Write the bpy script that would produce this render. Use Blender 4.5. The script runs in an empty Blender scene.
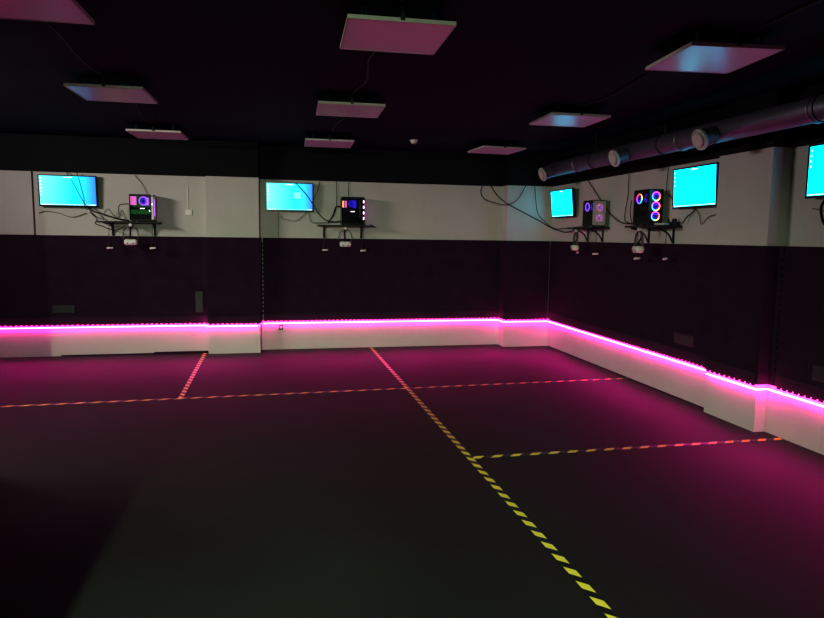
import bpy, bmesh, math, random
from mathutils import Vector, Matrix
random.seed(4)
S = bpy.context.scene
C = S.collection
PI = math.pi

# ------------------------------------------------------------ materials
def mat(name, base=(.5, .5, .5), rough=.5, metal=0., spec=.5, emis=None, estr=1., coat=0.):
    m = bpy.data.materials.new(name); m.use_nodes = True
    b = m.node_tree.nodes['Principled BSDF']
    b.inputs['Base Color'].default_value = (*base, 1)
    b.inputs['Roughness'].default_value = rough
    b.inputs['Metallic'].default_value = metal
    b.inputs['Specular IOR Level'].default_value = spec
    b.inputs['Coat Weight'].default_value = coat
    if emis:
        b.inputs['Emission Color'].default_value = (*emis, 1)
        b.inputs['Emission Strength'].default_value = estr
    return m
def nodes(m): return m.node_tree.nodes, m.node_tree.links, m.node_tree.nodes['Principled BSDF']
def noise_var(m, scale, c0, c1, bump=0., bscale=None, rough=None):
    N, L, b = nodes(m)
    tc = N.new('ShaderNodeTexCoord'); n = N.new('ShaderNodeTexNoise'); n.inputs['Scale'].default_value = scale
    n.inputs['Detail'].default_value = 5
    L.new(tc.outputs['Object'], n.inputs['Vector'])
    r = N.new('ShaderNodeValToRGB'); r.color_ramp.elements[0].color = (*c0, 1); r.color_ramp.elements[1].color = (*c1, 1)
    r.color_ramp.elements[0].position = .3; r.color_ramp.elements[1].position = .7
    L.new(n.outputs['Fac'], r.inputs['Fac']); L.new(r.outputs['Color'], b.inputs['Base Color'])
    if bump:
        n2 = N.new('ShaderNodeTexNoise'); n2.inputs['Scale'].default_value = bscale or scale*20
        L.new(tc.outputs['Object'], n2.inputs['Vector'])
        bp = N.new('ShaderNodeBump'); bp.inputs['Strength'].default_value = bump; bp.inputs['Distance'].default_value = .002
        L.new(n2.outputs['Fac'], bp.inputs['Height']); L.new(bp.outputs['Normal'], b.inputs['Normal'])
    return m

M = {}
M['black'] = noise_var(mat('black plastic', rough=.45), 30, (.008, .008, .009), (.014, .014, .016))
M['bezel'] = noise_var(mat('glossy black bezel', rough=.25), 20, (.006, .006, .008), (.011, .011, .014))
M['foam'] = noise_var(mat('glow-tinted black foam padding', rough=.9, spec=.15), 6, (.031, .012, .031), (.039, .016, .039), .3, 260)  # dark purple foam, red raised to add the strips' pink glow
M['border'] = noise_var(mat('glow-tinted black foam border', rough=.85, spec=.2), 6, (.038, .016, .038), (.046, .021, .046), .3, 260)  # carries the same pink strip glow in its base colour
M['ceil'] = noise_var(mat('ceiling black paint', rough=.8, spec=.12), 1.2, (.0025, .010, .016), (.004, .014, .021), .2, 90)
M['cable'] = noise_var(mat('black cable', rough=.6, spec=.3), 20, (.007, .007, .008), (.011, .011, .012))
M['greycable'] = noise_var(mat('grey cable', rough=.5), 20, (.20, .18, .17), (.28, .26, .25))
M['white'] = noise_var(mat('white plastic', rough=.4), 20, (.70, .69, .67), (.78, .77, .75))
M['offwhite'] = noise_var(mat('off white enamel', rough=.45), 20, (.50, .49, .47), (.58, .57, .55))
M['trunk'] = noise_var(mat('charcoal plate', rough=.5), 12, (.034, .032, .036), (.05, .048, .052))
M['grey'] = noise_var(mat('grey fabric strap', rough=.8), 40, (.10, .10, .10), (.16, .16, .16))
M['greenboard'] = noise_var(mat('green circuit board', rough=.5, emis=(.02, .30, .06), estr=.30), 35, (.02, .10, .03), (.06, .24, .07))  # emission stands in for the green light inside the case
M['greyboard'] = noise_var(mat('dark circuit board', rough=.5), 35, (.010, .012, .016), (.05, .05, .06))
M['metal'] = noise_var(mat('grey metal', rough=.4, metal=.8), 18, (.30, .30, .32), (.42, .42, .44))

def wall_mat(name, zt, c=(.60, .585, .555)):
    m = mat(name, rough=.75, spec=.25); N, L, b = nodes(m)
    tc = N.new('ShaderNodeTexCoord'); sx = N.new('ShaderNodeSeparateXYZ'); L.new(tc.outputs['Object'], sx.inputs[0])
    gt = N.new('ShaderNodeMath'); gt.operation = 'GREATER_THAN'; gt.inputs[1].default_value = zt
    L.new(sx.outputs['Z'], gt.inputs[0])
    n = N.new('ShaderNodeTexNoise'); n.inputs['Scale'].default_value = 2.2; n.inputs['Detail'].default_value = 6
    L.new(tc.outputs['Object'], n.inputs['Vector'])
    r = N.new('ShaderNodeValToRGB')
    r.color_ramp.elements[0].position = .3; r.color_ramp.elements[0].color = (*[v*.93 for v in c], 1)
    r.color_ramp.elements[1].position = .7; r.color_ramp.elements[1].color = (*c, 1)
    L.new(n.outputs['Fac'], r.inputs['Fac'])
    mx = N.new('ShaderNodeMix'); mx.data_type = 'RGBA'
    L.new(gt.outputs[0], mx.inputs['Factor']); L.new(r.outputs['Color'], mx.inputs['A'])
    mx.inputs['B'].default_value = (.0045, .005, .007, 1)
    L.new(mx.outputs['Result'], b.inputs['Base Color'])
    n2 = N.new('ShaderNodeTexNoise'); n2.inputs['Scale'].default_value = 120
    L.new(tc.outputs['Object'], n2.inputs['Vector'])
    bp = N.new('ShaderNodeBump'); bp.inputs['Strength'].default_value = .15; bp.inputs['Distance'].default_value = .002
    L.new(n2.outputs['Fac'], bp.inputs['Height']); L.new(bp.outputs['Normal'], b.inputs['Normal'])
    return m
M['wall'] = wall_mat('cream wall paint with black above', 2.43)
M['dark'] = noise_var(mat('dark wall paint', rough=.8, spec=.2), 2, (.022, .022, .026), (.030, .030, .034))

def floor_mat():
    m = mat('black rubber floor', rough=.5, spec=.32); N, L, b = nodes(m)
    tc = N.new('ShaderNodeTexCoord')
    n = N.new('ShaderNodeTexNoise'); n.inputs['Scale'].default_value = .9; n.inputs['Detail'].default_value = 7
    L.new(tc.outputs['Object'], n.inputs['Vector'])
    r = N.new('ShaderNodeValToRGB')
    r.color_ramp.elements[0].position = .3; r.color_ramp.elements[0].color = (.013, .0138, .0138, 1)
    r.color_ramp.elements[1].position = .75; r.color_ramp.elements[1].color = (.020, .021, .020, 1)
    L.new(n.outputs['Fac'], r.inputs['Fac']); L.new(r.outputs['Color'], b.inputs['Base Color'])
    rr = N.new('ShaderNodeMapRange'); rr.inputs['To Min'].default_value = .46; rr.inputs['To Max'].default_value = .58
    L.new(n.outputs['Fac'], rr.inputs['Value']); L.new(rr.outputs['Result'], b.inputs['Roughness'])
    n2 = N.new('ShaderNodeTexNoise'); n2.inputs['Scale'].default_value = 180
    L.new(tc.outputs['Object'], n2.inputs['Vector'])
    bp = N.new('ShaderNodeBump'); bp.inputs['Strength'].default_value = .2; bp.inputs['Distance'].default_value = .002
    L.new(n2.outputs['Fac'], bp.inputs['Height']); L.new(bp.outputs['Normal'], b.inputs['Normal'])
    return m
M['floor'] = floor_mat()

def tape_mat(name, pitch, duty, sx_, sy_):
    m = mat(name, rough=.30, spec=.6); N, L, b = nodes(m)
    tc = N.new('ShaderNodeTexCoord'); sp = N.new('ShaderNodeSeparateXYZ'); L.new(tc.outputs['Object'], sp.inputs[0])
    a = N.new('ShaderNodeMath'); a.operation = 'MULTIPLY'; a.inputs[1].default_value = sx_/pitch; L.new(sp.outputs['X'], a.inputs[0])
    c = N.new('ShaderNodeMath'); c.operation = 'MULTIPLY_ADD'; c.inputs[1].default_value = sy_/pitch
    L.new(sp.outputs['Y'], c.inputs[0]); L.new(a.outputs[0], c.inputs[2])
    f = N.new('ShaderNodeMath'); f.operation = 'FRACT'; L.new(c.outputs[0], f.inputs[0])
    g = N.new('ShaderNodeMath'); g.operation = 'LESS_THAN'; g.inputs[1].default_value = duty; L.new(f.outputs[0], g.inputs[0])
    mx = N.new('ShaderNodeMix'); mx.data_type = 'RGBA'; L.new(g.outputs[0], mx.inputs['Factor'])
    mx.inputs['A'].default_value = (.012, .012, .012, 1); mx.inputs['B'].default_value = (.74, .62, .09, 1)
    L.new(mx.outputs['Result'], b.inputs['Base Color'])
    return m
M['tape_y'] = tape_mat('yellow black hazard tape lengthwise', .14, .52, 1, 1)
M['tape_x'] = tape_mat('yellow black hazard tape crosswise', .155, .50, 1, -1)

M['led'] = mat('magenta led light', base=(.8, .2, .5), emis=(1.0, .024, .42), estr=44.0)

def screen_mat(name, c0, c1, c2, strength):
    m = mat(name, base=(.01, .01, .01), rough=.3); N, L, b = nodes(m)
    tc = N.new('ShaderNodeTexCoord'); sp = N.new('ShaderNodeSeparateXYZ'); L.new(tc.outputs['Generated'], sp.inputs[0])
    r = N.new('ShaderNodeValToRGB'); r.color_ramp.elements[0].color = (*c0, 1); r.color_ramp.elements[1].color = (*c2, 1)
    e = r.color_ramp.elements.new(.6); e.color = (*c1, 1)
    L.new(sp.outputs['X'], r.inputs['Fac']); L.new(r.outputs['Color'], b.inputs['Emission Color'])
    b.inputs['Emission Strength'].default_value = strength
    return m
CY = (.0, .52, .70)
M['screen_flat'] = screen_mat('cyan desktop screen', CY, CY, (.0, .42, .72), 3.4)
M['screen_grad'] = screen_mat('cyan to blue desktop screen', (.10, .55, .62), CY, (.03, .13, .50), 2.0)
M['icon'] = mat('bright desktop icon', emis=(.75, 1, 1), estr=1.4)
M['taskbar'] = mat('pale taskbar', emis=(.35, .85, 1), estr=1.2)
M['window'] = mat('pale blue desktop window', emis=(.10, .85, .85), estr=1.3)

def ring_mat():
    m = mat('rainbow led ring', base=(.1, .1, .1)); N, L, b = nodes(m)
    tc = N.new('ShaderNodeTexCoord'); g = N.new('ShaderNodeTexGradient'); g.gradient_type = 'RADIAL'
    mp = N.new('ShaderNodeMapping'); mp.inputs['Rotation'].default_value = (0, 0, .6)
    L.new(tc.outputs['Object'], mp.inputs['Vector']); L.new(mp.outputs['Vector'], g.inputs['Vector'])
    r = N.new('ShaderNodeValToRGB'); E = r.color_ramp.elements
    E[0].color = (1, .05, .35, 1); E[1].color = (1, .05, .35, 1)
    for p, c in ((.2, (.55, .05, 1)), (.38, (.05, .25, 1)), (.52, (.05, .9, .5)), (.66, (1, .65, .05)), (.82, (1, .18, .03))):
        e = E.new(p); e.color = (*c, 1)
    L.new(g.outputs['Fac'], r.inputs['Fac']); L.new(r.outputs['Color'], b.inputs['Emission Color'])
    b.inputs['Emission Strength'].default_value = 2.6
    return m
M['ring'] = ring_mat()
M['blue'] = mat('blue led blades', base=(.05, .05, .3), emis=(.07, .03, .9), estr=.9)
M['violet'] = mat('violet led glow', emis=(.45, .12, 1), estr=1.6)
M['pinkled'] = mat('pink led glow', emis=(1, .20, .70), estr=.9)
M['whiteled'] = mat('white led dots', emis=(1, .85, 1), estr=2.6)
M['orange'] = mat('orange led glow', emis=(1, .45, .12), estr=1.8)
M['diffuser'] = noise_var(mat('translucent white diffuser', rough=.26, spec=.75), 60, (.74, .73, .76), (.80, .79, .82))

def glass_mat():
    m = bpy.data.materials.new('smoked glass side panel'); m.use_nodes = True; N = m.node_tree.nodes; L = m.node_tree.links
    N.clear(); o = N.new('ShaderNodeOutputMaterial'); t = N.new('ShaderNodeBsdfTransparent'); g = N.new('ShaderNodeBsdfGlossy')
    t.inputs['Color'].default_value = (.75, .75, .78, 1); g.inputs['Roughness'].default_value = .08
    f0 = N.new('ShaderNodeLayerWeight'); f = N.new('ShaderNodeMath'); f.operation = 'POWER'; f.inputs[1].default_value = 5; L.new(f0.outputs['Facing'], f.inputs[0])
    x = N.new('ShaderNodeMixShader'); L.new(f.outputs[0], x.inputs[0]); L.new(t.outputs[0], x.inputs[1]); L.new(g.outputs[0], x.inputs[2])
    L.new(x.outputs[0], o.inputs['Surface'])
    return m
M['glass'] = glass_mat()

def duct_mat():
    m = mat('galvanised spiral duct steel', base=(.17, .16, .21), rough=.5, metal=.6); N, L, b = nodes(m)
    tc = N.new('ShaderNodeTexCoord'); n = N.new('ShaderNodeTexNoise'); n.inputs['Scale'].default_value = 5
    L.new(tc.outputs['Object'], n.inputs['Vector'])
    r = N.new('ShaderNodeMapRange'); r.inputs['To Min'].default_value = .42; r.inputs['To Max'].default_value = .58
    L.new(n.outputs['Fac'], r.inputs['Value']); L.new(r.outputs['Result'], b.inputs['Roughness'])
    return m
M['duct'] = duct_mat()

# ------------------------------------------------------------ geometry helpers
def obj(name, bm, m, parent=None, loc=(0, 0, 0), rot=(0, 0, 0), smooth=False, bevel=0):
    me = bpy.data.meshes.new(name); bmesh.ops.recalc_face_normals(bm, faces=bm.faces[:]); bm.to_mesh(me); bm.free()
    o = bpy.data.objects.new(name, me); C.objects.link(o)
    o.data.materials.append(m)
    o.location = loc; o.rotation_euler = rot
    if parent: o.parent = parent
    if smooth:
        for p in me.polygons: p.use_smooth = True
    if bevel:
        b = o.modifiers.new('bevel', 'BEVEL'); b.width = bevel; b.segments = 2; b.limit_method = 'ANGLE'
    return o
def box(bm, x0, x1, y0, y1, z0, z1):
    r = bmesh.ops.create_cube(bm, size=1)
    for v in r['verts']:
        v.co = Vector((x0+(v.co.x+.5)*(x1-x0), y0+(v.co.y+.5)*(y1-y0), z0+(v.co.z+.5)*(z1-z0)))
    return r['verts']
def B(*a):
    bm = bmesh.new(); box(bm, *a); return bm
def cyl(bm, p, q, r, seg=20, r2=None):
    p = Vector(p); q = Vector(q); d = q-p
    Mx = Matrix.Translation((p+q)/2) @ d.to_track_quat('Z', 'Y').to_matrix().to_4x4()
    bmesh.ops.create_cone(bm, cap_ends=True, segments=seg, radius1=r, radius2=r if r2 is None else r2, depth=d.length, matrix=Mx)
def CY_(*a, **k):
    bm = bmesh.new(); cyl(bm, *a, **k); return bm
def torus(bm, c, R, r, n=32, k=10, sx=1, sy=1, axis='Z', arc=2*PI, start=0):
    rings = []; closed = arc > 6.28; cnt = n if closed else n+1
    for i in range(cnt):
        a = start+arc*i/n
        ring = []
        for j in range(k):
            b = 2*PI*j/k
            x = (R+r*math.cos(b))*math.cos(a)*sx; y = (R+r*math.cos(b))*math.sin(a)*sy; z = r*math.sin(b)
            co = {'Z': (x, y, z), 'Y': (x, z, y), 'X': (z, x, y)}[axis]
            ring.append(bm.verts.new(Vector(c)+Vector(co)))
        rings.append(ring)
    for i in range(n):
        A = rings[i]; Bq = rings[(i+1) % cnt]
        for j in range(k): bm.faces.new((A[j], A[(j+1) % k], Bq[(j+1) % k], Bq[j]))
    if not closed:
        bm.faces.new(rings[0]); bm.faces.new(rings[-1])
def catmull(pts, n=8):
    P = [Vector(p) for p in pts]; P = [P[0]*2-P[1]]+P+[P[-1]*2-P[-2]]; out = []
    for i in range(1, len(P)-2):
        for j in range(n):
            t = j/n; a, b, c, d = P[i-1:i+3]
            out.append(.5*((2*b)+(c-a)*t+(2*a-5*b+4*c-d)*t*t+(3*b-a-3*c+d)*t**3))
    out.append(P[-2]); return out
def tube(bm, pts, r, k=6, curve=True):
    P = catmull(pts) if curve else [Vector(p) for p in pts]; rings = []
    for i, p in enumerate(P):
        d = (P[min(i+1, len(P)-1)]-P[max(i-1, 0)]).normalized()
        u = d.orthogonal().normalized() if i == 0 else (u-d*u.dot(d)).normalized()
        w = d.cross(u)
        rings.append([bm.verts.new(p+u*r*math.cos(2*PI*j/k)+w*r*math.sin(2*PI*j/k)) for j in range(k)])
    for a, b in zip(rings, rings[1:]):
        for j in range(k): bm.faces.new((a[j], a[(j+1) % k], b[(j+1) % k], b[j]))
    bm.faces.new(rings[0]); bm.faces.new(rings[-1])
def prism(bm, poly, fn, t0, t1):
    A = [bm.verts.new(fn(u, v, t0)) for u, v in poly]; Bv = [bm.verts.new(fn(u, v, t1)) for u, v in poly]
    n = len(poly); bm.faces.new(A); bm.faces.new(Bv)
    for i in range(n): bm.faces.new((A[i], A[(i+1) % n], Bv[(i+1) % n], Bv[i]))

def thing(name, label, cat, loc=(0, 0, 0), rotz=0, group=None):
    o = bpy.data.objects.new(name, None); C.objects.link(o); o.location = loc; o.rotation_euler = (0, 0, rotz)
    o.empty_display_size = .1
    return tag(o, label, cat, group)
def tag(o, label, cat, group=None):
    o['label'] = label; o['category'] = cat
    if group: o['group'] = group
    return o
def struct(name, bm, m, **k):
    o = obj(name, bm, m, **k); o['kind'] = 'structure'; return o

# ------------------------------------------------------------ room shell
CEIL = 2.90
struct('floor', B(-4.6, 4.4, -2.6, 9.7, -.1, 0), M['floor'])
struct('ceiling', B(-4.6, 4.4, -2.6, 9.7, CEIL, CEIL+.1), M['ceil'])
bm = bmesh.new()
pts = [(-4.6, 9.8), (-4.6, 9.42), (-.845, 9.42), (-.845, 9.31), (-.145, 9.31), (-.145, 9.55), (3.46, 9.55), (3.46, 9.30), (4.18, 9.30), (4.18, 9.8)]
prism(bm, pts, lambda u, v, t: (u, v, t), 0, CEIL)
struct('wall_back', bm, M['wall'])
bm = bmesh.new()
pts = [(4.6, 9.30), (4.18, 9.30), (4.18, 5.43), (4.09, 5.43), (4.09, 4.76), (4.2, 4.76), (4.2, -2.6), (4.6, -2.6)]
prism(bm, pts, lambda u, v, t: (u, v, t), 0, 1.60)
pts = [(4.6, 9.30), (4.18, 9.30), (4.18, 5.43), (4.09, 5.43), (4.09, 4.76), (4.28, 4.76), (4.28, -2.6), (4.6, -2.6)]
prism(bm, pts, lambda u, v, t: (u, v, t), 1.60, CEIL)
struct('wall_right', bm, M['wall'])
struct('trim_1', B(-4.6, -3.0, 9.39, 9.419, 1.615, 2.43), M['wall'])     # thicker upper wall panel at the far left
struct('wall_left', B(-4.7, -4.6, -2.6, 9.8, 0, CEIL), M['dark'])
struct('wall_front', B(-4.6, 4.4, -2.7, -2.6, 0, CEIL), M['dark'])
struct('side_light_blocker', B(-4.6, -2.05, 4.75, 4.9, 0, CEIL), M['dark'])  # unseen, added to keep the side light off the near left floor
struct('floor_shadow_blocker', B(-4.6, -.87, -.22, -.1, 0, 1.77), M['dark'])     # unseen slab behind the viewer, added to cast the left floor shadow

# glow-tinted black foam padding with puzzle teeth, one per wall section
def padding(name, p0, p1, nrm, teeth=(0, 0), bottom=True, fill=0, z0=.425, z1=1.612, th=.018):
    p0 = Vector((*p0, 0)); p1 = Vector((*p1, 0)); d = (p1-p0); Ln = d.length; d.normalize(); nv = Vector((*nrm, 0))
    fn = lambda u, v, t: p0+d*u+Vector((0, 0, v))+nv*t
    bm = bmesh.new()
    poly = [(0, z0), (Ln, z0), (Ln, z1), (0, z1)]
    prism(bm, poly, fn, -.002, th)
    if bottom:
        n = int(Ln/.062)
        for i in range(n):
            u = (i+.25)*Ln/n
            prism(bm, [(u+.006, z0), (u, z0-.017), (u+.034, z0-.017), (u+.028, z0)], fn, 0, th)
    for side, on in enumerate(teeth):
        if not on: continue
        n = int((z1-z0-.08)/.062)
        for i in range(n):
            v = z0+.08+(i+.2)*.062
            e = (0, -.020) if side == 0 else (Ln, Ln+.020)
            prism(bm, [(e[0], v+.006), (e[1], v), (e[1], v+.036), (e[0], v+.030)], fn, 0, th)
        if fill: prism(bm, [(-.0205-fill, z0), (-.0205, z0), (-.0205, z1), (-.0205-fill, z1)], fn, 0, th)
    o = struct(name, bm, M['foam'])
    bm = bmesh.new()
    prism(bm, [(0, z0+.004), (Ln, z0+.004), (Ln, z0+.10), (0, z0+.10)], fn, th-.001, th+.003)
    prism(bm, [(0, 1.005), (Ln, 1.005), (Ln, 1.009), (0, 1.009)], fn, th-.002, th+.0015)
    b = obj('border_strip', bm, M['border'], parent=o)
    return o
padding('trim_2', (-4.59, 9.42), (-.847, 9.42), (0, -1))
padding('trim_3', (-.845, 9.31), (-.145, 9.31), (0, -1))
padding('trim_4', (-.10, 9.55), (3.457, 9.55), (0, -1), teeth=(1, 0), fill=.005)
padding('trim_5', (3.46, 9.30), (4.158, 9.30), (0, -1), teeth=(0, 0))
padding('trim_6', (4.18, 9.252), (4.18, 5.43), (-1, 0), teeth=(1, 0), fill=.009)
padding('trim_7', (4.09, 5.43), (4.09, 4.76), (-1, 0))
padding('trim_8', (4.20, 4.66), (4.20, 0.5), (-1, 0), teeth=(1, 0), fill=.075)
padding('trim_9', (-.145, 9.295), (-.145, 9.53), (1, 0), bottom=False)     # returns round the pillar edges
padding('trim_10', (3.46, 9.53), (3.46, 9.285), (-1, 0), bottom=False)
padding('trim_11', (4.075, 4.76), (4.20, 4.76), (0, -1), bottom=False)

# raised black floor edging along the left part of the back wall
bm = bmesh.new()
box(bm, -2.747, -1.573, 9.402, 9.419, 0, .014); box(bm, -1.573, -.86, 9.402, 9.419, 0, .028)
struct('baseboard_back', bm, M['foam'])
struct('baseboard_right', B(4.163, 4.179, 5.45, 9.28, 0, .008), M['foam'])

# ------------------------------------------------------------ led strips
def led(path, label, z=.388, h=.013, th=.032):
    """path: list of (x,y) wall-face points, room on the left-hand side normal given by offset sign"""
    t = thing('led_strip', label, 'light strip', (path[0][0], path[0][1], z), 0, 'led strips along the walls')
    bm = bmesh.new()
    P = [Vector((x, y)) for x, y in path]
    N2 = []
    for a, b in zip(P, P[1:]):
        d = (b-a).normalized(); N2.append(Vector((d.y, -d.x)))
    off = []
    for i in range(len(P)):
        if i == 0: o = N2[0]
        elif i == len(P)-1: o = N2[-1]
        else:
            o = (N2[i-1]+N2[i]); o = o/(max(.3, o.dot(N2[i])))
        off.append(o)
    L0 = Vector(path[0])
    rings = []
    for p, o in zip(P, off):
        q = p+o*th-L0; w = p+o*(th-.014)-L0
        rings.append([bm.verts.new((w.x, w.y, -h/2)), bm.verts.new((q.x, q.y, -h/2*.8)), bm.verts.new((q.x, q.y, h/2*.8)), bm.verts.new((w.x, w.y, h/2))])
    for a, b in zip(rings, rings[1:]):
        for j in range(4): bm.faces.new((a[j], a[(j+1) % 4], b[(j+1) % 4], b[j]))
    bm.faces.new(rings[0]); bm.faces.new(rings[-1])
    obj('light_tube', bm, M['led'], parent=t)
    # mounting clips at both ends
    for p, q, n in ((P[0], P[1], N2[0]), (P[-1], P[-2], N2[-1])):
        d = (q-p).normalized(); c = p+d*.02-L0
        bm = bmesh.new(); a = c-d*.008; b = c+d*.008; e = n*.038; g = n*.0005
        xs = [a+g, b+g, b+e, a+e]
        lo = [bm.verts.new((v.x, v.y, -h/2-.003)) for v in xs]; hi = [bm.verts.new((v.x, v.y, h/2+.003)) for v in xs]
        bm.faces.new(lo); bm.faces.new(hi)
        for j in range(4): bm.faces.new((lo[j], lo[(j+1) % 4], hi[(j+1) % 4], hi[j]))
        obj('end_clip', bm, M['white'], parent=t)
    return t
led([(-4.58, 9.42), (-.845, 9.42), (-.845, 9.31), (-.15, 9.31)], 'pink glowing strip on the left back wall, ending at the wide pillar')
led([(-.135, 9.55), (3.46, 9.55), (3.46, 9.30), (4.18, 9.30), (4.18, 5.44)], 'longest pink glowing strip, from recessed back wall round the corner to the right pillar', z=.386)
led([(4.09, 5.42), (4.09, 4.76), (4.20, 4.76), (4.20, .5)], 'pink glowing led strip across the right pillar and the nearest right wall', z=.384)

# ------------------------------------------------------------ floor tapes
def tape(x0, x1, y0, y1, m, label, off):
    o = obj('floor_tape', B(x0-off[0], x1-off[0], y0-off[1], y1-off[1], 0, .0012), m, loc=(off[0], off[1], .0002*random.random()+.0001))
    tag(o, label, 'tape', 'hazard tapes on the floor')
tape(1.431, 1.479, .6, 9.54, M['tape_y'], 'longest yellow and black striped floor tape running from the back wall towards the viewer', (1.431, 2.618-.07))
tape(-.925, -.877, 6.79, 9.40, M['tape_y'], 'short yellow and black striped floor tape meeting the back wall beside the wide pillar', (-.925, 6.8))
def tapex(p, q, w, m, label):
    p = Vector(p); q = Vector(q); d = q-p; a = math.atan2(d.y, d.x)
    o = obj('floor_tape', B(0, d.length, -w/2, w/2, 0, .0012), m, loc=(p.x, p.y, .0014), rot=(0, 0, a))
    tag(o, label, 'tape', 'hazard tapes on the floor')
tapex((-4.5, 6.66), (4.17, 6.94), .048, M['tape_x'], 'yellow and black striped floor tape crossing the whole floor, parallel to the back wall')
tapex((1.479, 4.555), (4.19, 4.549), .048, M['tape_x'], 'yellow and black striped floor tape branching right to the wall near the right pillar')

# ------------------------------------------------------------ ceiling light panels
def ceiling_panel(x, y, label, rz=0):
    t = thing('ceiling_light_panel', label, 'ceiling light', (x, y, CEIL-.096), rz, 'switched-off square ceiling lights')
    h = .298
    bm = bmesh.new()
    for s in (-1, 1):
        box(bm, -h, h, s*h-(.012 if s > 0 else 0), s*h+(.012 if s < 0 else 0), 0, .022)
        box(bm, s*h-(.012 if s > 0 else 0), s*h+(.012 if s < 0 else 0), -h+.012, h-.012, 0, .022)
    obj('frame', bm, M['offwhite'], t)
    obj('diffuser', B(-h+.011, h-.011, -h+.011, h-.011, .002, .008), M['diffuser'], t)
    obj('back_plate', B(-h+.012, h-.012, -h+.012, h-.012, .014, .021), M['offwhite'], t)
    for sx in (-.2, .2):
        for sy in (-.2, .2): obj('mounting_bracket', B(sx-.015, sx+.015, sy-.015, sy+.015, .021, .0955), M['ceil'], t)
    bm = bmesh.new(); box(bm, -.012, .012, -h-.008, -h-.0005, .008, .05); cyl(bm, (0, -h-.008, .03), (0, -h+.03, .09), .006, 8)
    obj('cable_clip', bm, M['black'], t)
    return t
PAN = [(.725, 3.90, 'square ceiling light glowing strongest pink, top centre of the view'),
       (.735, 6.21, 'pink tinted square ceiling light in the centre row, middle one of the three'),
       (.74, 8.48, 'small distant violet square ceiling light in the centre row, nearest the back wall'),
       (-1.275, 6.07, 'square ceiling light in the left row reflecting blue at its left edge'),
       (-1.275, 8.36, 'faint mauve square ceiling light in the left row, nearest the back wall'),
       (-1.25, 3.80, 'pinkish square ceiling light cut off by the top left corner of the view'),
       (2.79, 3.85, 'large square ceiling light reflecting a cyan spot, nearest on the right'),
       (2.895, 6.13, 'square ceiling light reflecting cyan and blue patches, middle of the right row'),
       (2.97, 8.46, 'dim mauve square ceiling light in the right row, nearest the back wall')]
for x, y, l in PAN: ceiling_panel(x, y, l, math.radians(-6) if 'nearest on the right' in l else math.radians(3) if 'dim mauve' in l else math.radians(-2))
def cable(pts, r, label, m='cable', name='cable', group='loose cables', cat='cable'):
    bm = bmesh.new(); tube(bm, [Vector(p) for p in pts], r)
    return tag(obj(name, bm, M[m], smooth=True), label, cat, group)
zc = CEIL-.012
for (xa, ya, xb, yb, w, l) in ((.70, 2.0, .70, 3.545, .04, 'black cable on the ceiling leading to the strongest pink ceiling light'),
                      (.75, 4.23, .72, 5.85, -.05, 'black cable on the ceiling between the near and middle centre lights'),
                      (.76, 6.53, .76, 8.11, .03, 'black cable on the ceiling between the middle and far centre lights'),
                      (-1.31, 4.12, -1.285, 5.73, .03, 'black sagging cable on the ceiling between the two nearer left lights'),
                      (-1.28, 6.4, -1.29, 8.01, .03, 'black cable on the ceiling between the middle and far left lights'),
                      (2.82, 1.8, 2.82, 3.46, .03, 'black cable on the ceiling leading to the nearest right light'),
                      (2.84, 4.15, 2.87, 5.76, -.03, 'black cable on the ceiling between the near and middle right lights')):
    cable([(xa, ya, zc+.004), (xa+w, ya*.7+yb*.3, zc+.004), (xb-w, ya*.3+yb*.7, zc+.004), (xb, yb, zc+.004)], .007, l, group='ceiling light cables')

# smoke detector
t = thing('smoke_detector', 'small round white smoke detector on the black ceiling', 'smoke detector', (1.84, 8.45, CEIL))
obj('base', CY_((0, 0, -.012), (0, 0, 0), .055, seg=28), M['white'], t)
obj('body', CY_((0, 0, -.045), (0, 0, -.012), .034, seg=28, r2=.048), M['white'], t, smooth=False)
obj('sensor_cap', CY_((0, 0, -.055), (0, 0, -.045), .018, seg=20), M['grey'], t)

# ------------------------------------------------------------ ventilation duct
DX, DZ, DR = 3.80, 2.585, .092
t = thing('ventilation_duct', 'round galvanised ventilation duct under the ceiling along the right wall', 'duct', (DX, 8.48, DZ))
bm = bmesh.new(); cyl(bm, (0, 0, 0), (0, -8.2, 0), DR, 36)
for i in range(60):
    torus(bm, (0, -.07-i*.137, 0), DR, .0012, 36, 4, axis='Y')
obj('duct_pipe', bm, M['duct'], t, smooth=True)
obj('end_cap', CY_((0, 0, 0), (0, .02, 0), DR+.003, seg=36), M['duct'], t)
for y in (-.78, -2.9, -4.45):
    bm = bmesh.new(); torus(bm, (0, y, 0), DR+.002, .007, 36, 8, axis='Y')
    obj('joint_ring', bm, M['metal'], t, smooth=True)
for y in (-1.2, -2.9+.3, -4.5):
    bm = bmesh.new(); torus(bm, (0, y, 0), DR+.004, .004, 36, 6, axis='Y'); cyl(bm, (0, y, DR), (0, y, CEIL-DZ), .004, 8)
    obj('hanger', bm, M['black'], t)
LBL = ['white round air valve at the far end of the duct, closest to the corner', 'white round air valve in the middle of the duct', 'white round air valve nearest the viewer, above the right pillar']
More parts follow.
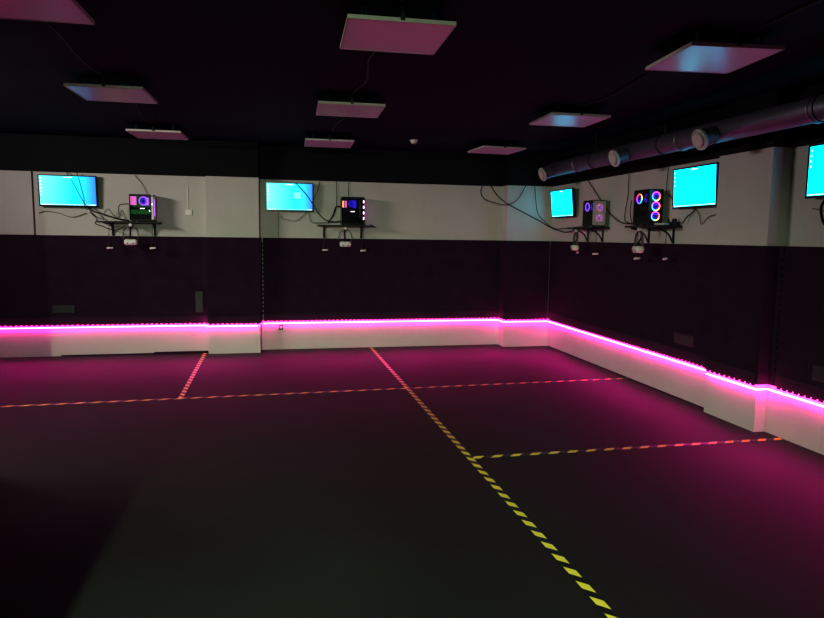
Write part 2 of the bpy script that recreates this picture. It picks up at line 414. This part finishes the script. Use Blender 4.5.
for (y, l) in zip((8.33, 6.45, 5.03), LBL):
    a = thing('air_valve', l, 'air vent', (3.58, y, 2.503), 0, 'round air valves on the duct')
    dv = Vector((.20, 0, .075)).normalized()
    bm = bmesh.new(); cyl(bm, dv*.012, dv*.135, .078, 32)
    for k in (.05, .09): 
        cyl(bm, dv*(k), dv*(k+.006), .081, 32)
    obj('collar', bm, M['duct'], a)
    q = dv.to_track_quat('Z', 'Y').to_matrix()
    bm = bmesh.new(); cyl(bm, (0, 0, 0), dv*.016, .090, 36, r2=.092); o = obj('flange', bm, M['offwhite'], a)
    bm = bmesh.new(); torus(bm, (0, 0, 0), .083, .009, 36, 8)
    bm.transform(q.to_4x4()); obj('rim', bm, M['offwhite'], a, smooth=True)
    bm = bmesh.new(); cyl(bm, -dv*.022, -dv*.010, .056, 36, r2=.063); cyl(bm, -dv*.010, dv*.002, .02, 12)
    obj('disc', bm, M['offwhite'], a)

# ------------------------------------------------------------ monitors
def monitor(loc, rz, label, w, h, kind, tilt=0, gap=.06):
    """local frame: screen faces -y, wall at +y"""
    t = thing('wall_monitor', label, 'monitor', loc, rz, 'monitors on the upper walls')
    t.rotation_euler.x = math.radians(tilt)
    b = .014
    bm = bmesh.new()
    for s in (-1, 1):
        x = s*(w/2+b/2); box(bm, x-b/2, x+b/2, -.003, .03, -h/2-b*1.3, h/2+b)
    box(bm, -w/2, w/2, -.003, .03, h/2, h/2+b); box(bm, -w/2, w/2, -.003, .03, -h/2-b*1.3, -h/2)
    obj('bezel', bm, M['bezel'], t)
    obj('back_shell', B(-w/2-b+.004, w/2+b-.004, .012, .045, -h/2-.01, h/2+.01), M['black'], t, bevel=.006)
    sc = obj('screen', B(-w/2+.0005, w/2-.0005, 0, .011, -h/2+.0005, h/2-.0005), M['screen_grad' if kind else 'screen_flat'], t)
    tb = obj('taskbar', B(-w/2+.004, w/2-.004, -.0012, -.0002, -h/2+.003, -h/2+.013), M['taskbar' if kind != 1 else 'window'], sc)
    for i in range(4 if kind == 0 else 6):
        z = h/2-.03-i*.042
        obj('desktop_icon', B(-w/2+.012, -w/2+.026, -.0014, -.0003, z-.008, z+.006), M['icon'], sc)
    for i in range(5): obj('taskbar_icon', B(-w/2+.02+i*.024, -w/2+.034+i*.024, -.002, -.0013, -h/2+.004, -h/2+.011), M['icon'], sc)
    obj('title_bar', B(-.05, .058, -.0014, -.0003, h/2-.020, h/2-.010), M['icon'], sc)
    obj('clock_readout', B(w/2-.07, w/2-.02, -.002, -.0013, -h/2+.004, -h/2+.011), M['icon'], sc)
    if kind == 1:
        for ix in (0, 1):
            for iz in (0, 1): obj('logo_square', B(.06+ix*.047, .104+ix*.047, -.0014, -.0003, -.02+iz*.042, .019+iz*.042), M['window'], sc)
    bm = bmesh.new(); box(bm, -.10, .10, .045, .052, -.10, .10); box(bm, -.04, .04, .05, gap+.045, -.05, .05)
    obj('wall_mount', bm, M['black'], t)
    return t
monitor((-2.557, 9.34, 2.189), 0, 'cyan lit wall monitor at the far left of the back wall, crossed by thin cables', .672, .372, 2, tilt=3, gap=.020)
monitor((.279, 9.46, 2.190), 0, 'cyan lit wall monitor just right of the wide pillar, blue at its right side', .632, .368, 1, tilt=3, gap=.030)
monitor((4.085, 8.775, 2.153), -PI/2, 'narrow looking cyan wall monitor on the right wall nearest the corner', .69, .365, 0, tilt=5.5, gap=.026)
monitor((4.10, 5.800, 2.178), -PI/2, 'cyan lit wall monitor on the right wall partly tucked behind the right pillar', .66, .375, 0, tilt=2.5, gap=.020)
monitor((4.19, 4.14, 2.205), -PI/2, 'cyan lit wall monitor cut off by the right edge of the view', .69, .385, 0, gap=.044)

# ------------------------------------------------------------ computers
def fan(parent, c, r, axis, ringm, bladem, name='fan'):
    """fan disc in the plane normal to axis ('X' front, 'Y' side)"""
    e = bpy.data.objects.new(name, None)
    bm = bmesh.new(); torus(bm, (0, 0, 0), r, r*.13, 36, 8)
    rot = {'X': (0, PI/2, 0), 'Y': (PI/2, 0, 0)}[axis]
    f = obj(name, bm, ringm, parent, loc=c, rot=rot, smooth=True)
    bpy.data.objects.remove(e)
    bm = bmesh.new()
    for i in range(7):
        a = 2*PI*i/7
        vs = [bm.verts.new((q*math.cos(a+da), q*math.sin(a+da), z)) for q, da, z in ((r*.28, 0, .003), (r*.82, .18, .004), (r*.82, .75, -.004), (r*.28, .6, -.003))]
        bm.faces.new(vs)
    obj('blades', bm, bladem, f)
    bm = bmesh.new(); cyl(bm, (0, 0, -.006), (0, 0, .006), r*.26, 16)
    obj('hub', bm, M['black'], f)
    return f
def computer(loc, rz, label, L, W, H, board, front, shell):
    """local: +x front panel, -y glass side"""
    t = thing('gaming_computer', label, 'computer', loc, rz, 'gaming computers on the wall shelves')
    bm = bmesh.new(); k = .008
    box(bm, -L/2, L/2, -W/2, W/2, .012, .012+k); box(bm, -L/2, L/2, -W/2, W/2, H-k, H)
    box(bm, -L/2, L/2, W/2-k, W/2, .012+k, H-k); box(bm, -L/2, -L/2+k, -W/2, W/2-k, .012+k, H-k)
    box(bm, L/2-k-.03, L/2-.03, -W/2, W/2-k, .012+k, H-k)
    box(bm, -L/2+k, L/2-.04, -W/2+.004, W/2-k, .02+k, H*.27)
    for zz in (.02, H-.02):
        box(bm, -L/2, L/2, -W/2-.002, -W/2+.004, zz-.008, zz+.006)
    obj('case', bm, M[shell], t)
    for sx in (-1, 1):
        for sy in (-1, 1): obj('foot', CY_((sx*(L/2-.03), sy*(W/2-.03), 0), (sx*(L/2-.03), sy*(W/2-.03), .013), .013, 12), M['black'], t)
    obj('glass_panel', B(-L/2+.002, L/2-.032, -W/2-.0055, -W/2-.0025, .03, H-.03), M['glass'], t)
    mb = obj('motherboard', B(-L/2+.012, L/2-.05, W/2-.016, W/2-.009, H*.29, H-.014), M[board], t)
    bm = bmesh.new()
    for i in range(4): box(bm, .02+i*.012, .026+i*.012, W/2-.05, W/2-.017, H*.62, H*.90)
    obj('memory_sticks', bm, M['blue'] if board != 'greenboard' else M['violet'], mb)
    bm = bmesh.new(); box(bm, -L/2+.02, L/2-.07, -W/2+.06, W/2-.02, H*.44, H*.53)
    gc = obj('graphics_card', bm, M['black'], t, bevel=.004)
    obj('name_plate', B(-.03, .03, -W/2+.056, -W/2+.0595, H*.47, H*.50), M['whiteled' if front in ('edge', 'plain') else 'grey'], gc)
    if board == 'greenboard':
        bm = bmesh.new()
        box(bm, -L/2+.01, -L/2+.085, -W/2+.02, -W/2+.03, H*.60, H*.93)
        obj('rear_led_panel', bm, M['pinkled'], t)
        fan(t, (.02, -W/2+.03, H*.76), .052, 'Y', M['violet'], M['blue'])
        obj('circuit_tray', B(-L/2+.012, L/2-.05, -W/2+.018, -W/2+.022, .03, H*.43), M['greenboard'], t)
    elif front == 'edge':
        bm = bmesh.new(); box(bm, -L/2+.012, -L/2+.035, -W/2+.02, -W/2+.03, H*.62, H*.86); obj('rear_led_panel', bm, M['orange'], t)
        bm = bmesh.new(); box(bm, -L/2+.045, -L/2+.075, -W/2+.02, -W/2+.03, H*.62, H*.86); obj('rear_led_panel', bm, M['pinkled'], t)
        fan(t, (-.015, -W/2+.03, H*.76), .042, 'Y', M['blue'], M['blue'])
    else:
        fan(t, (-L/2+.075, -W/2+.02, H*.76), .050, 'Y', M['ring'] if front == 'rings' else M['violet'], M['blue'])
        fan(t, (L/2-.095, -W/2+.03, H*.76), .040, 'Y', M['blue'], M['blue'])
    # front panel
    if front == 'rings':
        obj('front_panel', B(L/2-.03, L/2, -W/2, W/2, .012, H), M['bezel'], t, bevel=.004)
        for i in range(3): fan(t, (L/2+.004, -.004, H*(.80-.27*i)), .045, 'X', M['ring'], M['blue'])
    elif front == 'mesh':
        fp = obj('front_panel', B(L/2-.03, L/2-.012, -W/2, W/2, .012, H), M['offwhite'], t, bevel=.003)
        bm = bmesh.new()
        for i in range(9):
            y = -W/2+.012+i*(W-.024)/8; box(bm, L/2+.002, L/2+.006, y-.0045, y+.0045, .03, H-.02)
        for i in range(15):
            z = .03+i*(H-.05)/14; box(bm, L/2+.002, L/2+.0055, -W/2+.008, W/2-.008, z-.004, z+.004)
        obj('front_grille', bm, M['offwhite'], fp)
        for z in (.72, .34): fan(t, (L/2-.006, 0, H*z), .043, 'X', M['pinkled'], M['violet'])
    elif front == 'edge':
        fp = obj('front_panel', B(L/2-.03, L/2, -W/2, W/2, .012, H), M['bezel'], t, bevel=.004)
        for i in range(4):
            obj('edge_light', B(L/2-.020, L/2-.006, -W/2-.004, -W/2+.001, H*(.84-.2*i)-.018, H*(.84-.2*i)+.018), M['whiteled'], fp)
        for i in range(2): fan(t, (L/2+.004, 0, H*(.72-.36*i)), .05, 'X', M['pinkled'], M['violet'])
    else:
        fp = obj('front_panel', B(L/2-.03, L/2, -W/2-.002, W/2, .012, H), M['white'], t, bevel=.005)
        obj('front_light', B(L/2, L/2+.003, -W/2+.05, -W/2+.07, H*.2, H*.85), M['violet'], fp)
        obj('power_button', B(L/2-.022, L/2-.012, -W/2-.005, -W/2-.002, H*.62, H*.66), M['whiteled'], fp)
        obj('power_button', B(L/2-.055, L/2-.047, -W/2-.008, -W/2-.005, H*.36, H*.43), M['whiteled'], t)
    return t
computer((-1.635, 9.268, 1.806), 0, 'gaming computer with green lit circuit board and white front, on the far left shelf', .30, .20, .352, 'greenboard', 'plain', 'black')
computer((1.157, 9.40, 1.806), 0, 'black computer with white lights down one edge, right of the wide pillar', .325, .20, .395, 'greyboard', 'edge', 'bezel')
computer((4.040, 7.705, 1.803), -PI/2, 'small computer with pale mesh front and two violet fans, near the corner', .29, .165, .335, 'greyboard', 'mesh', 'black')
computer((4.020, 6.46, 1.803), -PI/2, 'black gaming computer with three rainbow ring fans stacked on its front', .30, .165, .385, 'greyboard', 'rings', 'bezel')

# ------------------------------------------------------------ shelves with brackets
def shelf(loc, rz, label, L, D, bxs):
    """local: wall plane y=0, shelf towards -y, top at z=0"""
    t = thing('wall_shelf', label, 'shelf', loc, rz, 'bracket shelves on the upper walls')
    obj('shelf_board', B(-L/2, L/2, -D, -.003, -.020, 0), M['black'], t, bevel=.003)
    for x in bxs:
        bm = bmesh.new()
        box(bm, x-.014, x+.014, -D*.82, -.004, -.028, -.0205)
        box(bm, x-.014, x+.014, -.012, -.003, -.188, -.0205)
        pts = [(x, -D*.78, -.030), (x, -D*.5, -.045), (x, -D*.22, -.095), (x, -.012, -.18)]
        tube(bm, pts, .009, 8)
        obj('bracket', bm, M['black'], t)
    return t
shelf((-1.805, 9.42, 1.806), 0, 'black bracket shelf holding the green lit computer on the far left', .76, .26, (-.24, .29))
shelf((1.055, 9.55, 1.806), 0, 'black bracket shelf holding the computer right of the wide pillar', .78, .27, (-.29, .25))
shelf((4.18, 7.86, 1.803), -PI/2, 'black bracket shelf on the right wall nearest the corner', .64, .28, (-.25, .15))
shelf((4.18, 6.38, 1.803), -PI/2, 'black bracket shelf under the computer with three rainbow ring fans', .64, .29, (-.28, .18))

# ------------------------------------------------------------ headsets and controllers hanging below the shelves
def headset(loc, rz, label, hang, yaw=0):
    """local: centre of visor; strap loops up to z=hang"""
    t = thing('vr_headset', label, 'headset', loc, rz, 'headsets hanging under the shelves')
    bm = bmesh.new()
    vs = box(bm, -.082, .082, -.050, .040, -.040, .040)
    o = obj('visor', bm, M['white'], t, bevel=.030); o.modifiers['bevel'].segments = 5
    for p in o.data.polygons: p.use_smooth = True
    bm = bmesh.new(); torus(bm, (0, .0, .042), .060, .012, 28, 8, sx=1, sy=.5)
    obj('face_cushion', bm, M['black'], t, smooth=True)
    bm = bmesh.new()
    n = 26; rings = []
    for i in range(n+1):
        a = -PI*.12+(PI*1.24)*i/n
        x = math.cos(a)*.094; z = .085+math.sin(a)*(hang-.09)*.80
        dx = math.cos(a)*.004; dz = math.sin(a)*.004
        rings.append([bm.verts.new((x+s*dx, y, z+s*dz)) for s, y in ((-1, -.012), (1, -.012), (1, .012), (-1, .012))])
    for a, b in zip(rings, rings[1:]):
        for j in range(4): bm.faces.new((a[j], a[(j+1) % 4], b[(j+1) % 4], b[j]))
    bm.faces.new(rings[0]); bm.faces.new(rings[-1])
    obj('side_strap', bm, M['grey'], t)
    bm = bmesh.new(); tube(bm, [(0, -.02, .05), (-.012, .03, .13), (-.004, .02, .20), (0, 0, hang-.015)], .010, 8)
    obj('top_strap', bm, M['black'], t, smooth=True)
    bm = bmesh.new(); cyl(bm, (0, -.018, hang-.02), (0, .018, hang-.02), .020, 16)
    obj('strap_buckle', bm, M['white'], t)
    for sx in (-1, 1):
        bm = bmesh.new(); cyl(bm, (sx*.035, -.0515, -.015), (sx*.035, -.049, -.015), .008, 12); obj('camera_lens', bm, M['black'], t)
    return t
headset((-1.785, 9.20, 1.535), 0, 'white headset hanging under the far left shelf by its dark strap', .245)
headset((1.05, 9.33, 1.535), 0, 'white headset hanging under the shelf right of the wide pillar', .245)
headset((3.95, 8.02, 1.535), -PI/2-.25, 'white headset hanging at the left end of the shelf nearest the corner', .24)
headset((3.93, 6.46, 1.545), -PI/2-.15, 'white headset hanging below the computer with three rainbow ring fans', .235)
def controller(loc, rz, label, up):
    t = thing('vr_controller', label, 'controller', loc, rz, 'controllers hanging under the shelves')
    bm = bmesh.new(); tube(bm, [(-.040, 0, -.006), (-.015, 0, -.002), (.015, 0, 0), (.038, 0, .005)], .014, 10)
    obj('grip', bm, M['white'], t, smooth=True)
    bm = bmesh.new(); torus(bm, (.015, -.010, .042), .034, .006, 24, 8, axis='Y', sx=1, sy=.85)
    obj('tracking_ring', bm, M['black'], t, smooth=True)
    bm = bmesh.new(); cyl(bm, (.03, -.005, .01), (.03, -.008, .035), .008, 10); obj('thumbstick', bm, M['black'], t)
    bm = bmesh.new(); tube(bm, [(-.032, 0, 0), (-.015, .004, .08), (-.004, 0, .2), (0, 0, up)], .0035, 6)
    obj('wrist_strap', bm, M['black'], t)
    return t
controller((-2.045, 9.20, 1.458), .2, 'white gripped controller hanging at the left of the far left shelf', .322)
controller((-1.515, 9.20, 1.460), -.2, 'white gripped controller hanging at the right of the far left shelf', .320)
controller((.765, 9.33, 1.452), .1, 'white gripped controller hanging at the left end of the shelf right of the wide pillar', .328)
controller((1.305, 9.33, 1.447), -.1, 'white gripped controller hanging below the white edge lights of the black computer', .332)
controller((4.05, 8.15, 1.47), -PI/2-.3, 'white gripped controller below the headset nearest the corner', .298)
controller((4.08, 7.70, 1.465), -PI/2+.6, 'small white gripped controller hanging below the mesh fronted computer', .306)
controller((3.99, 6.58, 1.445), -PI/2+.2, 'white gripped controller hanging at the left under the rainbow fan computer', .328)
controller((4.05, 6.14, 1.455), -PI/2-.2, 'white gripped controller hanging under the right end of the rainbow computer shelf', .314)

# network hub and adapter on the last shelf
t = thing('network_hub', 'flat grey hub lying on the shelf beside the rainbow fan computer', 'hub', (4.03, 6.19, 1.803), -PI/2+.25)
obj('hub_body', B(-.08, .06, -.04, .04, .003, .026), M['offwhite'], t, bevel=.006)
obj('hub_foot', B(-.07, .05, -.03, .03, 0, .004), M['black'], t)
bm = bmesh.new(); tube(bm, [(.04, .03, .02), (.06, .03, .04), (.07, .0, .07)], .006); obj('antenna', bm, M['black'], t)
t = thing('power_adapter', 'small black power adapter at the right end of the rainbow fan computer shelf', 'adapter', (4.13, 6.13, 1.803), -PI/2+.1)
obj('adapter_body', B(-.05, .05, -.03, .03, 0, .04), M['black'], t, bevel=.006)
obj('plug', B(-.015, .015, -.02, .02, .04, .07), M['black'], t, bevel=.004)

# ------------------------------------------------------------ cables on the walls
CB = [
 ('cable', .005, [(-2.581, 9.385, 2.44), (-2.481, 9.31, 2.281), (-2.358, 9.30, 2.039), (-2.23, 9.30, 1.872), (-2.122, 9.3, 1.825)], 'thin black cable slanting over the far left monitor down to its shelf'),
 ('cable', .005, [(-2.45, 9.36, 2.44), (-2.397, 9.31, 2.271), (-2.361, 9.305, 2.103), (-2.359, 9.31, 2.0), (-2.34, 9.37, 1.95)], 'thin black cable hanging down over the right side of the far left monitor'),
 ('greycable', .005, [(-2.939, 9.405, 1.897), (-2.854, 9.405, 1.924), (-2.701, 9.405, 1.902), (-2.535, 9.405, 1.853), (-2.363, 9.405, 1.908)], 'thin grey cable drooping on the wall below the far left monitor'),
 ('cable', .009, [(-2.337, 9.36, 2.009), (-2.256, 9.3, 1.934), (-2.135, 9.3, 1.895), (-2.027, 9.3, 1.86), (-1.93, 9.3, 1.835), (-1.82, 9.3, 1.818)], 'thick black cable bundle from the far left monitor to the green lit computer'),
 ('cable', .006, [(-2.293, 9.3, 1.92), (-2.2, 9.25, 1.83), (-2.195, 9.145, 1.77), (-2.105, 9.14, 1.735), (-2.033, 9.14, 1.703), (-1.935, 9.15, 1.692), (-1.85, 9.16, 1.74)], 'black cable drooping in front of the far left shelf'),
 ('cable', .005, [(-1.939, 9.3, 1.85), (-1.937, 9.3, 2.005), (-1.862, 9.3, 2.033), (-1.793, 9.3, 2.035)], 'black cable arching up into the rear of the green lit computer'),
 ('greycable', .006, [(-2.15, 9.28, 1.86), (-2.073, 9.28, 1.963), (-2.001, 9.28, 1.88), (-1.93, 9.28, 1.86), (-1.90, 9.28, 1.95), (-1.85, 9.28, 1.84)], 'tangled grey cable heap on the far left shelf'),
 ('greycable', .004, [(-1.753, 9.405, 2.42), (-1.66, 9.405, 2.30), (-1.60, 9.40, 2.16)], 'thin grey cable on the wall above the green lit computer'),
 ('cable', .004, [(.708, 9.535, 2.42), (.679, 9.535, 2.299), (.618, 9.53, 2.156)], 'thin black cable beside the top right corner of the monitor right of the pillar'),
 ('cable', .004, [(.943, 9.535, 2.43), (.943, 9.535, 2.064), (.893, 9.53, 1.921)], 'thin black cable hanging straight down left of the black computer'),
 ('cable', .004, [(1.116, 9.535, 2.42), (1.116, 9.535, 2.225)], 'short thin black cable above the black computer'),
 ('cable', .007, [(.365, 9.44, 2.38), (.503, 9.43, 2.231), (.600, 9.43, 2.094), (.684, 9.4, 1.956), (.782, 9.4, 1.873), (.896, 9.4, 1.85), (.985, 9.4, 1.86)], 'black cable slanting across the monitor right of the pillar down to the computer'),
 ('cable', .009, [(.99, 9.4, 2.061), (.924, 9.4, 2.059), (.882, 9.4, 1.945), (.811, 9.4, 1.83)], 'thick black cable curving from the rear of the black computer'),
 ('greycable', .005, [(.143, 9.535, 1.921), (.199, 9.535, 1.88), (.352, 9.535, 1.854), (.465, 9.535, 1.927), (.536, 9.535, 1.985), (.578, 9.53, 1.844), (.678, 9.52, 1.835), (.985, 9.52, 1.851)], 'thin cable zigzagging below the monitor right of the wide pillar'),
 ('greycable', .004, [(.123, 9.54, 1.962), (.119, 9.54, 1.625)], 'thin cable running down the wall below the monitor right of the wide pillar'),
 ('cable', .005, [(1.40, 9.3, 1.82), (1.44, 9.26, 1.80), (1.478, 9.25, 1.776)], 'short cable end poking past the right end of the shelf right of the wide pillar'),
 ('cable', .007, [(3.173, 9.27, 2.43), (3.3, 9.27, 2.267), (3.46, 9.27, 2.153), (3.717, 9.25, 2.026), (3.977, 9.22, 1.897), (4.12, 9.17, 1.811), (4.14, 8.911, 1.763), (4.13, 8.647, 1.747), (4.10, 8.10, 1.80), (4.08, 7.92, 1.815)], 'long black cable crossing the corner from the ceiling down to the corner shelf'),
 ('cable', .006, [(3.065, 9.28, 2.43), (3.036, 9.28, 2.318), (3.1, 9.275, 2.218), (3.272, 9.27, 2.164), (3.444, 9.265, 2.140), (3.615, 9.27, 2.23), (3.736, 9.28, 2.43)], 'black cable hanging in a loop left of the corner'),
 ('cable', .005, [(3.879, 9.28, 2.43), (3.902, 9.27, 2.193), (3.941, 9.26, 2.016), (4.058, 9.22, 1.884), (4.15, 9.12, 1.80), (4.15, 8.75, 1.80), (4.13, 8.1, 1.825)], 'thin black cable dropping beside the monitor nearest the corner'),
 ('cable', .006, [(4.15, 8.12, 2.42), (4.16, 7.928, 2.262), (4.16, 7.702, 2.09), (4.15, 7.45, 1.94), (4.14, 7.2, 1.85), (4.06, 6.80, 1.83), (4.04, 6.66, 1.815)], 'black cable slanting between the two right wall shelves'),
 ('cable', .005, [(4.16, 7.12, 2.42), (4.16, 7.122, 2.176), (4.16, 7.162, 2.001), (4.15, 7.14, 1.872), (4.12, 6.9, 1.83)], 'thin black cable hanging straight down left of the rainbow fan computer'),
 ('cable', .004, [(4.16, 6.335, 2.42), (4.16, 6.351, 2.236), (4.16, 6.36, 2.131)], 'thin black cable above the right side of the rainbow fan computer'),
 ('cable', .005, [(4.15, 6.32, 2.142), (4.15, 6.22, 2.084), (4.14, 6.16, 2.01), (4.14, 6.12, 2.0), (4.13, 6.05, 2.045)], 'black cable linking the rainbow fan computer to its monitor'),
 ('cable', .006, [(4.12, 5.98, 1.82), (4.15, 5.955, 1.886), (4.16, 5.894, 1.925), (4.16, 5.831, 1.97)], 'black cable rising from the rainbow computer shelf to the monitor by the pillar'),
 ('greycable', .005, [(4.165, 5.868, 1.983), (4.165, 5.781, 1.901), (4.165, 5.741, 1.812), (4.165, 5.641, 1.878), (4.165, 5.512, 1.903)], 'thin grey cable drooping beside the right pillar'),
 ('cable', .005, [(4.15, 7.017, 2.112), (4.15, 7.04, 1.975), (4.15, 6.993, 1.856), (4.13, 6.9, 1.815)], 'black cable curling behind the left side of the rainbow fan computer'),
 ('cable', .011, [(4.25, 4.326, 2.01), (4.24, 4.378, 1.946), (4.24, 4.38, 1.869), (4.24, 4.323, 1.775), (4.24, 4.15, 1.70), (4.24, 4.0, 1.74)], 'thick black cable looping below the monitor at the right edge'),
 ('greycable', .004, [(4.265, 4.50, 1.918), (4.265, 4.40, 1.90), (4.265, 4.28, 1.905)], 'thin grey cable on the wall below the monitor at the right edge'),
]
for m, r, p, l in CB: cable(p, r, l, m=m, group='loose cables')

# ------------------------------------------------------------ plates, sockets, switch
def plate(name, loc, rz, w, h, label, cat, m='trunk', d=.014, kind='vent'):
    t = thing(name, label, cat, loc, rz, None)
    obj('cover_plate', B(-w/2, w/2, -d, 0, -h/2, h/2), M[m], t, bevel=.003)
    bm = bmesh.new()
    if kind == 'vent':
        n = 4
        for i in range(n):
            if w > h: box(bm, -w*.42, w*.42, -d-.003, -d, -h*.36+i*h*.2, -h*.36+i*h*.2+h*.08)
            else: box(bm, -w*.3+i*w*.18, -w*.3+i*w*.18+w*.07, -d-.003, -d, -h*.42, h*.42)
        obj('louvres', bm, M[m], t)
    elif kind == 'socket':
        cyl(bm, (0, -d-.002, 0), (0, -d, 0), w*.33, 20); obj('socket_face', bm, M['white'], t)
    else:
        box(bm, -w*.32, w*.32, -d-.004, -d, -h*.32, h*.32); obj('rocker', bm, M['white'], t, bevel=.002)
    return t
plate('wall_vent', (-2.69, 9.401, .635), 0, .27, .10, 'wide grey vent plate low on the black padding of the left back wall', 'vent')
plate('wall_vent', (-.965, 9.401, .720), 0, .10, .29, 'upright grey plate on the black padding just left of the wide pillar', 'vent')
plate('wall_vent', (4.161, 5.90, .635), -PI/2, .31, .11, 'grey vent plate low on the right wall just before the right pillar', 'vent')
plate('wall_vent', (4.181, 4.10, .63), -PI/2, .34, .12, 'grey vent plate low on the nearest right wall at the edge of the view', 'vent')
plate('wall_socket', (.143, 9.55, .325), 0, .06, .075, 'small grey wall socket under the led strip beside the wide pillar', 'socket', m='trunk', kind='socket')
plate('light_switch', (-1.075, 9.42, 1.945), 0, .085, .075, 'white light switch on the cream wall left of the wide pillar', 'switch', m='white', kind='switch')
bm = bmesh.new(); box(bm, -1.092, -1.080, 9.412, 9.42, 1.99, 2.30)
tag(obj('cable_channel', bm, M['white']), 'thin white cable channel rising from the light switch', 'cable channel')

# ------------------------------------------------------------ lights
def area(name, loc, target, sx, sy, power, col, spread=180):
    l = bpy.data.lights.new(name, 'AREA'); l.shape = 'RECTANGLE'; l.size = sx; l.size_y = sy; l.energy = power; l.color = col; l.spread = math.radians(spread)
    o = bpy.data.objects.new(name, l); C.objects.link(o); o.location = loc
    o.rotation_euler = (Vector(target)-Vector(loc)).to_track_quat('-Z', 'Y').to_euler()
    return o
area('doorway_light', (-.87, -1.6, 2.35), (.15, 3.0, -.3), .02, .2, 105, (.76, 1.0, .66), 76)
area('side_room_light', (-4.4, 6.2, 2.80), (4, 6.0, 1.3), 1.7, .10, 104, (1.0, .90, .84))

w = bpy.data.worlds.new('World'); S.world = w; w.use_nodes = True
w.node_tree.nodes['Background'].inputs[0].default_value = (.02, .025, .03, 1)
w.node_tree.nodes['Background'].inputs[1].default_value = .1

# ------------------------------------------------------------ camera
cam = bpy.data.cameras.new('camera'); cam.sensor_width = 36; cam.sensor_fit = 'HORIZONTAL'; cam.lens = 651.99/824*36
co = bpy.data.objects.new('camera', cam); C.objects.link(co)
R = Vector((.9772527, -.21170072, .01264786)); U = Vector((.01098854, .1101025, .99385949)); F = Vector((.21179333, .97111289, -.10992425))
mx = Matrix(((R.x, U.x, -F.x, 0), (R.y, U.y, -F.y, 0), (R.z, U.z, -F.z, 1.65), (0, 0, 0, 1)))
co.matrix_world = mx
cam.clip_start = .05
S.camera = co
S.view_settings.view_transform = 'Standard'
S.view_settings.look = 'None'
S.view_settings.exposure = .58
S.view_settings.gamma = .71
S.cycles.max_bounces = 6
S.cycles.sample_clamp_indirect = 4
